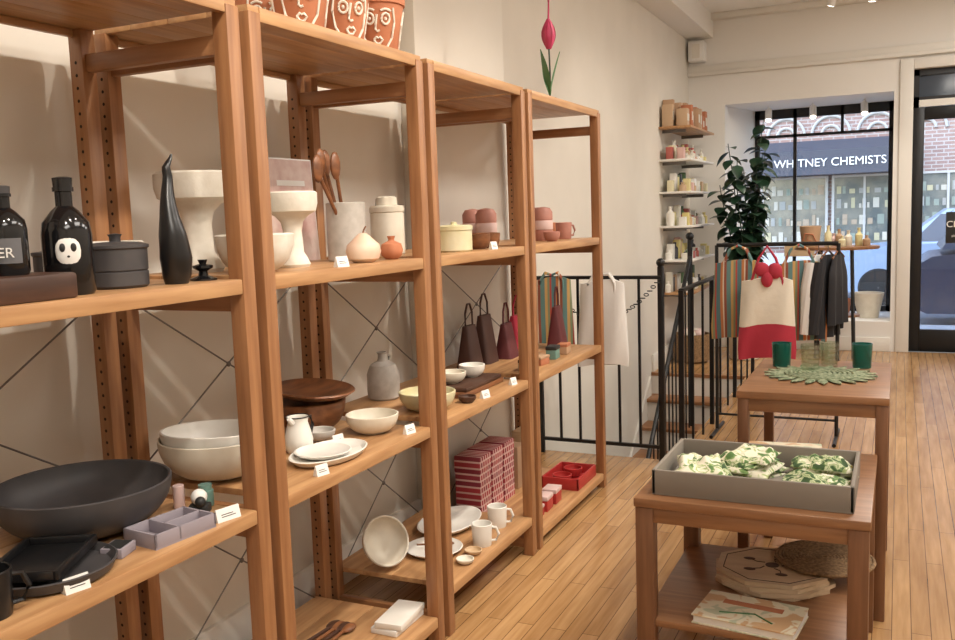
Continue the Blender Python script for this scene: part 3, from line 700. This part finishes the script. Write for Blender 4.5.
def tote(name,x,y,segs,hm,rz,sc_=1,dz=0,knot=False,hookz=1.24,sx=1,hr=.008):
    b=B()
    for u0,u1,m_ in segs: b.loft([[(p[0]*sc_*sx,p[1]*sc_,p[2]+dz) for p in r_] for r_ in trings(u0,u1)],m_)
    for yy in (-.02,.02):
        b.tube([(-.09*sc_,yy,.88+dz),(-.09*sc_,yy,1.04+dz),(-.05*sc_,yy,(1.04+dz+hookz)/2+.03),(0,yy*.3,hookz),(.05*sc_,yy,(1.04+dz+hookz)/2+.03),(.09*sc_,yy,1.04+dz),(.09*sc_,yy,.88+dz)],hr,hm,8)
    if knot:
        b.ball((-.03,-.035,1.10),(.045,.028,.045),hm,14).ball((.045,-.03,1.09),(.045,.028,.05),hm,14).ball((0,-.04,1.04),(.035,.025,.05),hm,14)
    b.done(name,(x,y,0),rz=rz)
tote('striped_canvas_tote',-.93,gy-.09,[(0,1,stripe)],stripe,.0,1,.09,sx=.95)
tote('striped_canvas_tote',-.56,gy-.10,[(0,1,stripe)],stripe,.12,1,.08,sx=.95)
tote('canvas_tote_bag',-.73,gy-.26,[(0,.58,creamcl),(.58,1,redcl)],redcl,.1,1.0,-.01,True,sx=.98)
# totes on the near guard railing
tote('white_tote_bag',-1.56,WY0-.17,[(0,1,whcl)],whcl,.1,.85,.03,hookz=1.12)
tote('striped_canvas_tote',-1.86,WY0-.20,[(0,1,stripe)],stripe,.25,.74,.05,hookz=1.12)

# ------------------------------------------------------------------ wall shelves with goods (left wall, far end)
cols=[(.45,.12,.1),(.74,.66,.34),(.80,.78,.72),(.7,.68,.6),(.70,.46,.42),(.78,.72,.50),(.55,.38,.24),(.14,.24,.12),(.84,.82,.77),(.06,.06,.07),(.82,.80,.74),(.70,.60,.25)]
cm=[pm('pack_%d'%i,c,.5) for i,c in enumerate(cols)]
shw=pm('white_shelf',(.82,.80,.76),.5)
for si,zz in enumerate((.70,1.01,1.33,1.65,1.95,2.25)):
    B().box(XL,XL+.30,8.45,9.6,zz-.020,zz,pineY if si in(0,5) else shw,.003).box(XL,XL+.22,8.6,8.612,zz-.05,zz-.020,steel).box(XL,XL+.22,9.43,9.442,zz-.05,zz-.020,steel).done('wall_mounted_shelf')
    b=B()
    for row,xo in ((0,.07),(1,.20)):
        y=8.48+.02*row
        while y<9.52:
            wd=random.uniform(.045,.08); h=(random.uniform(.09,.20) if row==0 else random.uniform(.05,.13)); m_=random.choice(cm)
            if si==5: h=random.uniform(.20,.27) if row==0 else random.uniform(.14,.22)
            x=XL+xo+random.uniform(-.01,.03)
            if si==5: b.box(x-.05,x+.05,y,y+wd*1.3,0,h,random.choice([kraft,terra,cm[6]]),.002).box(x+.05,x+.0505,y+.01,y+wd*1.3-.01,h*.3,h*.7,cm[3])
            elif random.random()<.5: b.box(x-.03,x+.03,y,y+wd,0,h,m_,.002)
            else: b.lathe([(0,0),(wd/2,0),(wd/2,h*.65),(wd*.2,h*.78),(wd*.2,h*.9),(wd*.25,h*.9),(wd*.25,h),(0,h)],m_,c=(x,y+wd/2,0),n=14)
            y+=wd*(1.3 if si==5 else 1)+random.uniform(.006,.03)
    b.done('boxed_shelf_goods',(0,0,zz))
b=B(); b.lathe([(0,0),(.14,0),(.17,.02),(.18,.16),(.175,.28),(.165,.28),(.16,.03),(0,.02)],rattan,n=36)
for k in range(9): b.ball((.09*math.cos(k*2.4)*(.4+.6*(k%2)),.09*math.sin(k*2.4),.28),(.06,.05,.045),pinks if k%2 else creamcl,12)
b.done('woven_storage_basket',(-1.82,8.75,0))

# ------------------------------------------------------------------ plant
b=B(); b.lathe([(0,0),(.13,0),(.14,.01),(.18,.34),(.19,.36),(.17,.36),(.16,.33),(0,.32)],cream,n=32).lathe([(0,.32),(.163,.325),(0,.331)],soilM,n=24)
def leaf(b,p,d,L,W,mat):
    d=d.normalized(); s_=d.cross(Vector((0,0,1))); 
    if s_.length<.1: s_=Vector((1,0,0))
    s_.normalize(); up=s_.cross(d); vs=[];n=6
    for i in range(n+1):
        u=i/n; wd=W*math.sin(pi*(u**.85))*.5+.001; c=p+d*L*u-Vector((0,0,1))*L*.22*u*u
        vs+=[c-s_*wd+up*wd*.25,c,c+s_*wd+up*wd*.25]
    fs=[]
    for i in range(n): a=3*i; fs+=[[a,a+1,a+4,a+3],[a+1,a+2,a+5,a+4]]
    b.add(vs,fs,mat)
for k in range(9):
    a=k*.92; top=[2.30,2.0,1.85,2.10,1.7,1.95,1.55,2.05,1.6][k]
    pts=[Vector((.04*math.cos(a),.04*math.sin(a),.32))]; N_=12; ra=random.uniform(.10,.20); ox,oy=ra*math.cos(a),ra*math.sin(a)
    if k==0: ox,oy=.12,-.02
    for i in range(1,N_+1):
        u=i/N_; pts.append(Vector((.04*math.cos(a)+ox*u+.02*math.sin(7*u+k),.04*math.sin(a)+oy*u+.02*math.cos(6*u+k),.32+(top-.32)*u)))
    b.tube(pts,[.010*(1-.6*i/N_) for i in range(N_+1)],leafM,6)
    for j in range(36):
        u=.20+.80*j/36; p=pts[int(u*N_)].lerp(pts[min(N_,int(u*N_)+1)],u*N_-int(u*N_)); th=j*2.4+k
        leaf(b,p,Vector((math.cos(th),math.sin(th),random.uniform(-.9,.15))),random.uniform(.12,.17),random.uniform(.10,.135),leafM)
b.done('rubber_plant',(-1.36,9.05,0))

# ------------------------------------------------------------------ window display table & goods
b=B(); b.lathe([(0,1.05),(.38,1.05),(.385,1.06),(.385,1.075),(.38,1.08),(0,1.08)],tabX,n=44,sy=.75)
for a in (.8,2.35,3.9,5.5): b.tube([(.20*math.cos(a),.16*math.sin(a),1.05),(.24*math.cos(a),.19*math.sin(a),0)],.014,blk)
b.lathe([(0,.40),(.22,.40),(.22,.42),(0,.42)],tabX,n=32,sy=.75); b.done('round_display_table',(-.55,9.35,0))
B().lathe(cupp(.10,.20,.006,.08),kraft,n=28).tube([(.06,-.085,.05),(.03,-.10,.12),(-.04,-.10,.13),(-.06,-.085,.06)],.007,terra).tube([(-.01,-.10,.13),(-.02,-.10,.07),(.02,-.10,.06)],.006,terra).done('terracotta_face_planter',(-.78,9.28,1.08))
for x,y,m_,h in [(-.62,9.3,yglz,.20),(-.53,9.42,kraft,.16),(-.44,9.3,cream,.15),(-.35,9.38,cm[1],.17),(-.49,9.22,yglz,.10),(-.28,9.3,kraft,.10),(-.58,9.45,pinks,.12)]:
    B().lathe([(0,0),(.03,0),(.034,.006),(.034,h*.6),(.014,h*.75),(.014,h*.92),(.018,h),(0,h)],m_,n=18).done('small_bottle',(x,y,1.08))
item('cream_planter',cupp(.15,.26,.01,.10),(-.28,10.15,.30),cream); item('cream_planter',cupp(.10,.18,.01,.08),(-.55,10.3,.30),terra)
B().lathe([(0,0),(.06,0),(.10,.1),(.10,.2),(.04,.28),(.04,.34),(.05,.36),(0,.36)],cream,n=26).done('cream_vase',(-.70,10.15,.30))
b=B(); b.box(-.17,.17,-.17,.17,.42,.45,woodlt,.01)
for x in (-.14,.14):
    for y in (-.14,.14): b.tube([(x,y,.42),(x*1.2,y*1.2,0)],.014,woodlt)
b.box(-.16,.16,.15,.17,.62,.78,woodlt,.006).tube([(-.14,.16,.45),(-.14,.16,.78)],.011,woodlt).tube([(.14,.16,.45),(.14,.16,.78)],.011,woodlt)
b.done('wooden_display_chair',(-1.0,10.40,.30))

def spotcan(name,loc,dirv,P,ceil,sz=1.1,bl=.6,col=(1,.905,.78),r_=.05):
    d=Vector(dirv).normalized(); b=B()
    b.tube([(0,0,0),(0,0,ceil-loc[2])],.008,white,8).tube([d*-.05,d*.07],.035,white,16).ball(d*-.05,.035,white,14)
    b.tube([d*.070,d*.072],.028,lampE,16)
    o=b.done(name,loc)
    l=bpy.data.lights.new(name+'_bulb','SPOT'); l.energy=P; l.spot_size=sz; l.spot_blend=bl; l.color=col; l.shadow_soft_size=r_
    lo=bpy.data.objects.new(name+'_bulb',l); sc.collection.objects.link(lo); lo.parent=o; lo.location=d*.09; lo.rotation_euler=d.to_track_quat('-Z','Y').to_euler()
for x in (-1.3,-.85,-.35): spotcan('window_spotlight',(x,10.3,2.46),(.05,-.5,-.8),14,WZ1)
B().box(-.06,-.02,-1.0,8.6,ZC-.03,ZC,white,.003).done('ceiling_track_rail')
B().box(-.62,-.05,8.98,9.02,ZC-.03,ZC,white,.003).done('ceiling_track_rail')
tr_=[((-.04,.1,3.33),(-1.7,1.2,1.1)),((-.04,1.1,3.33),(-1.75,1.7,1.2)),((-.04,2.2,3.33),(-1.75,2.5,1.0)),((-.04,3.2,3.33),(-1.75,3.2,1.1)),((-.04,4.2,3.33),(-1.8,4.3,1.0)),((-.04,5.6,3.33),(-1.9,6.6,1.3)),((-.04,7.4,3.33),(-1.7,9.0,1.5)),((-.58,9.0,3.33),(-1.3,9.4,1.2)),((-.25,9.0,3.33),(-.5,9.4,.9)),((-.04,6.4,3.33),(-.7,5.9,.9)),((-.04,3.7,3.33),(-.3,3.0,.6))]
for i,(p,q) in enumerate(tr_): spotcan('track_light',p,Vector(q)-Vector(p),92 if i<5 else 54,ZC-.03,1.15,.7)
def fill_panel(x,y,P,sx=.9,sy=1.5):  # unseen soft fill light added under the ceiling, in a made-up housing
    o=B().box(-sx/2-.03,sx/2+.03,-sy/2-.03,sy/2+.03,0,.04,white,.004).done('added_fill_panel',(x,y,ZC-.04))
    l=bpy.data.lights.new('fill_emitter','AREA'); l.shape='RECTANGLE'; l.size=sx; l.size_y=sy; l.energy=P; l.color=(1,.945,.87)
    lo=bpy.data.objects.new('fill_emitter',l); sc.collection.objects.link(lo); lo.parent=o; lo.location=(0,0,-.01)
fill_panel(1.1,-.6,54); fill_panel(1.1,2.4,54); fill_panel(1.1,5.0,54); fill_panel(1.1,7.6,66)

# ------------------------------------------------------------------ street
B().box(-14,14,10.95,13.0,-.35,-.12,concrete).done('ground_sidewalk')
B().box(-14,14,13.0,19.5,-.45,-.25,asphalt).done('ground_street')
B().box(-14,14,19.5,23,-.35,-.12,concrete).done('ground_far_sidewalk')
b=B(); b.box(-14,14,23,24,-.12,14,brickM)
for x in (-9.6,-6.4,-3.2,0,3.2,6.4):
    for zf in (4.3,7.4,10.6):
        b.box(x+.2,x+1.7,22.93,22.99,zf,zf+1.9,stone).box(x+.3,x+1.6,22.90,22.95,zf+.1,zf+1.8,dglass).box(x+.3,x+1.6,22.88,22.91,zf+.92,zf+.98,white).box(x+.1,x+1.8,22.82,22.99,zf-.14,zf,stone)
for x in (-3.0,-2.0,-1.0,0):
    for zr in (.20,.42): b.tube([(x+.5+zr*math.cos(pi*k/12),22.97,3.12+zr*math.sin(pi*k/12)) for k in range(13)],.035,stone,6)
b.box(-14,14,22.9,23,3.62,3.76,stone).box(-14,14,22.86,23,-.12,.35,stone)
shopw=pm('shop_window_view',(.10,.12,.12),.15,col2=(.20,.20,.17),scale=3,detail=2)
gm=[pm('shop_goods_%d'%i,c,.7) for i,c in enumerate([(.42,.38,.24),(.30,.30,.28),(.36,.28,.20),(.22,.26,.22),(.48,.45,.38)])]
for x0_,x1_ in ((-4.8,-3.4),(-3.0,-1.6),(-1.4,-.1),(.35,1.6),(1.9,3.2)):
    b.box(x0_,x1_,22.93,22.98,.55,2.1,shopw)
    for q in [(x0_-.06,x0_,.5,2.15),(x1_,x1_+.06,.5,2.15),(x0_,x1_,2.1,2.15),(x0_,x1_,.5,.55),((x0_+x1_)/2-.025,(x0_+x1_)/2+.025,.55,2.1)]: b.box(q[0],q[1],22.88,22.94,q[2],q[3],stone)
    for zs in (.62,1.0,1.38,1.72):
        xx_=x0_+.05
        while xx_<x1_-.16:
            wd=random.uniform(.05,.14); b.box(xx_,xx_+wd,22.91,22.93,zs,zs+random.uniform(.10,.24),random.choice(gm)); xx_+=wd+random.uniform(.02,.12)
b.done('brick_apartment_building')
b=B(); b.prism([(22.84,2.98),(21.9,2.70),(21.9,2.16),(22.84,2.16)],-3.15,.15,'x',awn); aw=b.done('shop_awning')
text('WHITNEY CHEMISTS',.255,(-1.46,21.88,2.42),white,aw,ext=.01)
def car(name,loc,paint,L=4.5,H=1.5,suv=False):
    b=B(); W=.88; h=H/1.5
    low=[(0,.35),(.05,.75*h),(.25,.86*h),(1.15,.95*h),(4.15,.98*h),(4.45,.9*h),(4.5,.4),(4.3,.25),(.2,.25)]
    b.prism([(x/4.5*L,z) for x,z in low],-W,W,'y',paint)
    cab=[(1.1,.94*h),(1.85,1.45*h),(3.5 if not suv else 4.0,1.48*h),(4.2,.97*h)]
    if suv: cab=[(.35,.94*h),(.75,1.45*h),(3.3,1.48*h),(3.9,.97*h)]
    vs=[(x/4.5*L,-W*(1 if k in (0,3) else .78),z) for k,(x,z) in enumerate(cab)]+[(x/4.5*L,W*(1 if k in (0,3) else .78),z) for k,(x,z) in enumerate(cab)]
    b.add(vs,[[0,1,2,3],[7,6,5,4],[0,4,5,1],[1,5,6,2],[2,6,7,3]],paint)
    for sg_ in (-1,1):
        wins=((1.35,1.75,2.4,2.4),(2.5,2.5,3.3,3.65)) if not suv else ((.55,.85,1.35,1.35),(1.45,1.45,2.3,2.3),(2.4,2.4,3.2,3.5))
        for a0,a1,a2,a3 in wins:
            yo=lambda z_:sg_*(W*(1-.22*(z_-.95)/.5)+.012)
            b.add([(x/4.5*L,yo(z),z*h) for x,z in [(a0,.99),(a1,1.38),(a2,1.38),(a3,.99)]],[[0,1,2,3]],dglass)
        for xw in (.85,3.6):
            M=Mt((xw/4.5*L,sg_*.80,.33),rx=pi/2)
            b.lathe([(0,-.10),(.30,-.10),(.33,-.07),(.33,.07),(.30,.10),(0,.10)],tyre,n=28,M=M).lathe([(0,-.115),(.2,-.115),(.22,-.10),(0,.115)],steel,n=20,M=M) 
    b.box(-.03,.0,-W*.8,-W*.45,.60,.75,white).box(-.03,.0,W*.45,W*.8,.60,.75,white).box(-.02,.02,-.3,.3,.4,.55,ink)
    return b.done(name,loc)
car('parked_car',(.14,14.1,-.25),carD,4.6,1.75,True)
car('parked_car',(-1.15,17.2,-.25),carS,4.5,1.65)

# ------------------------------------------------------------------ world, camera
w=bpy.data.worlds.new('sky'); sc.world=w; w.use_nodes=True; nt=w.node_tree
bg=nt.nodes['Background']; sky=nt.nodes.new('ShaderNodeTexSky'); sky.sky_type='NISHITA'; sky.sun_elevation=math.radians(48); sky.sun_rotation=math.radians(200); sky.sun_disc=False
nt.links.new(sky.outputs[0],bg.inputs[0]); bg.inputs[1].default_value=.85

yaw=math.radians(25.2); p=math.radians(6.56); roll=math.radians(1.95)
F=Vector((-math.sin(yaw)*math.cos(p),math.cos(yaw)*math.cos(p),-math.sin(p)))
R=Vector((math.cos(yaw),math.sin(yaw),0)); U=R.cross(F)
R2=R*math.cos(roll)-U*math.sin(roll); U2=U*math.cos(roll)+R*math.sin(roll)
M=Matrix((( R2.x,U2.x,-F.x,0),(R2.y,U2.y,-F.y,0),(R2.z,U2.z,-F.z,1.48),(0,0,0,1)))
cam=bpy.data.cameras.new('camera'); co=bpy.data.objects.new('camera',cam); sc.collection.objects.link(co); co.matrix_world=M
cam.sensor_width=36; cam.lens=900/955*36; cam.clip_start=.05; cam.clip_end=200
sc.camera=co
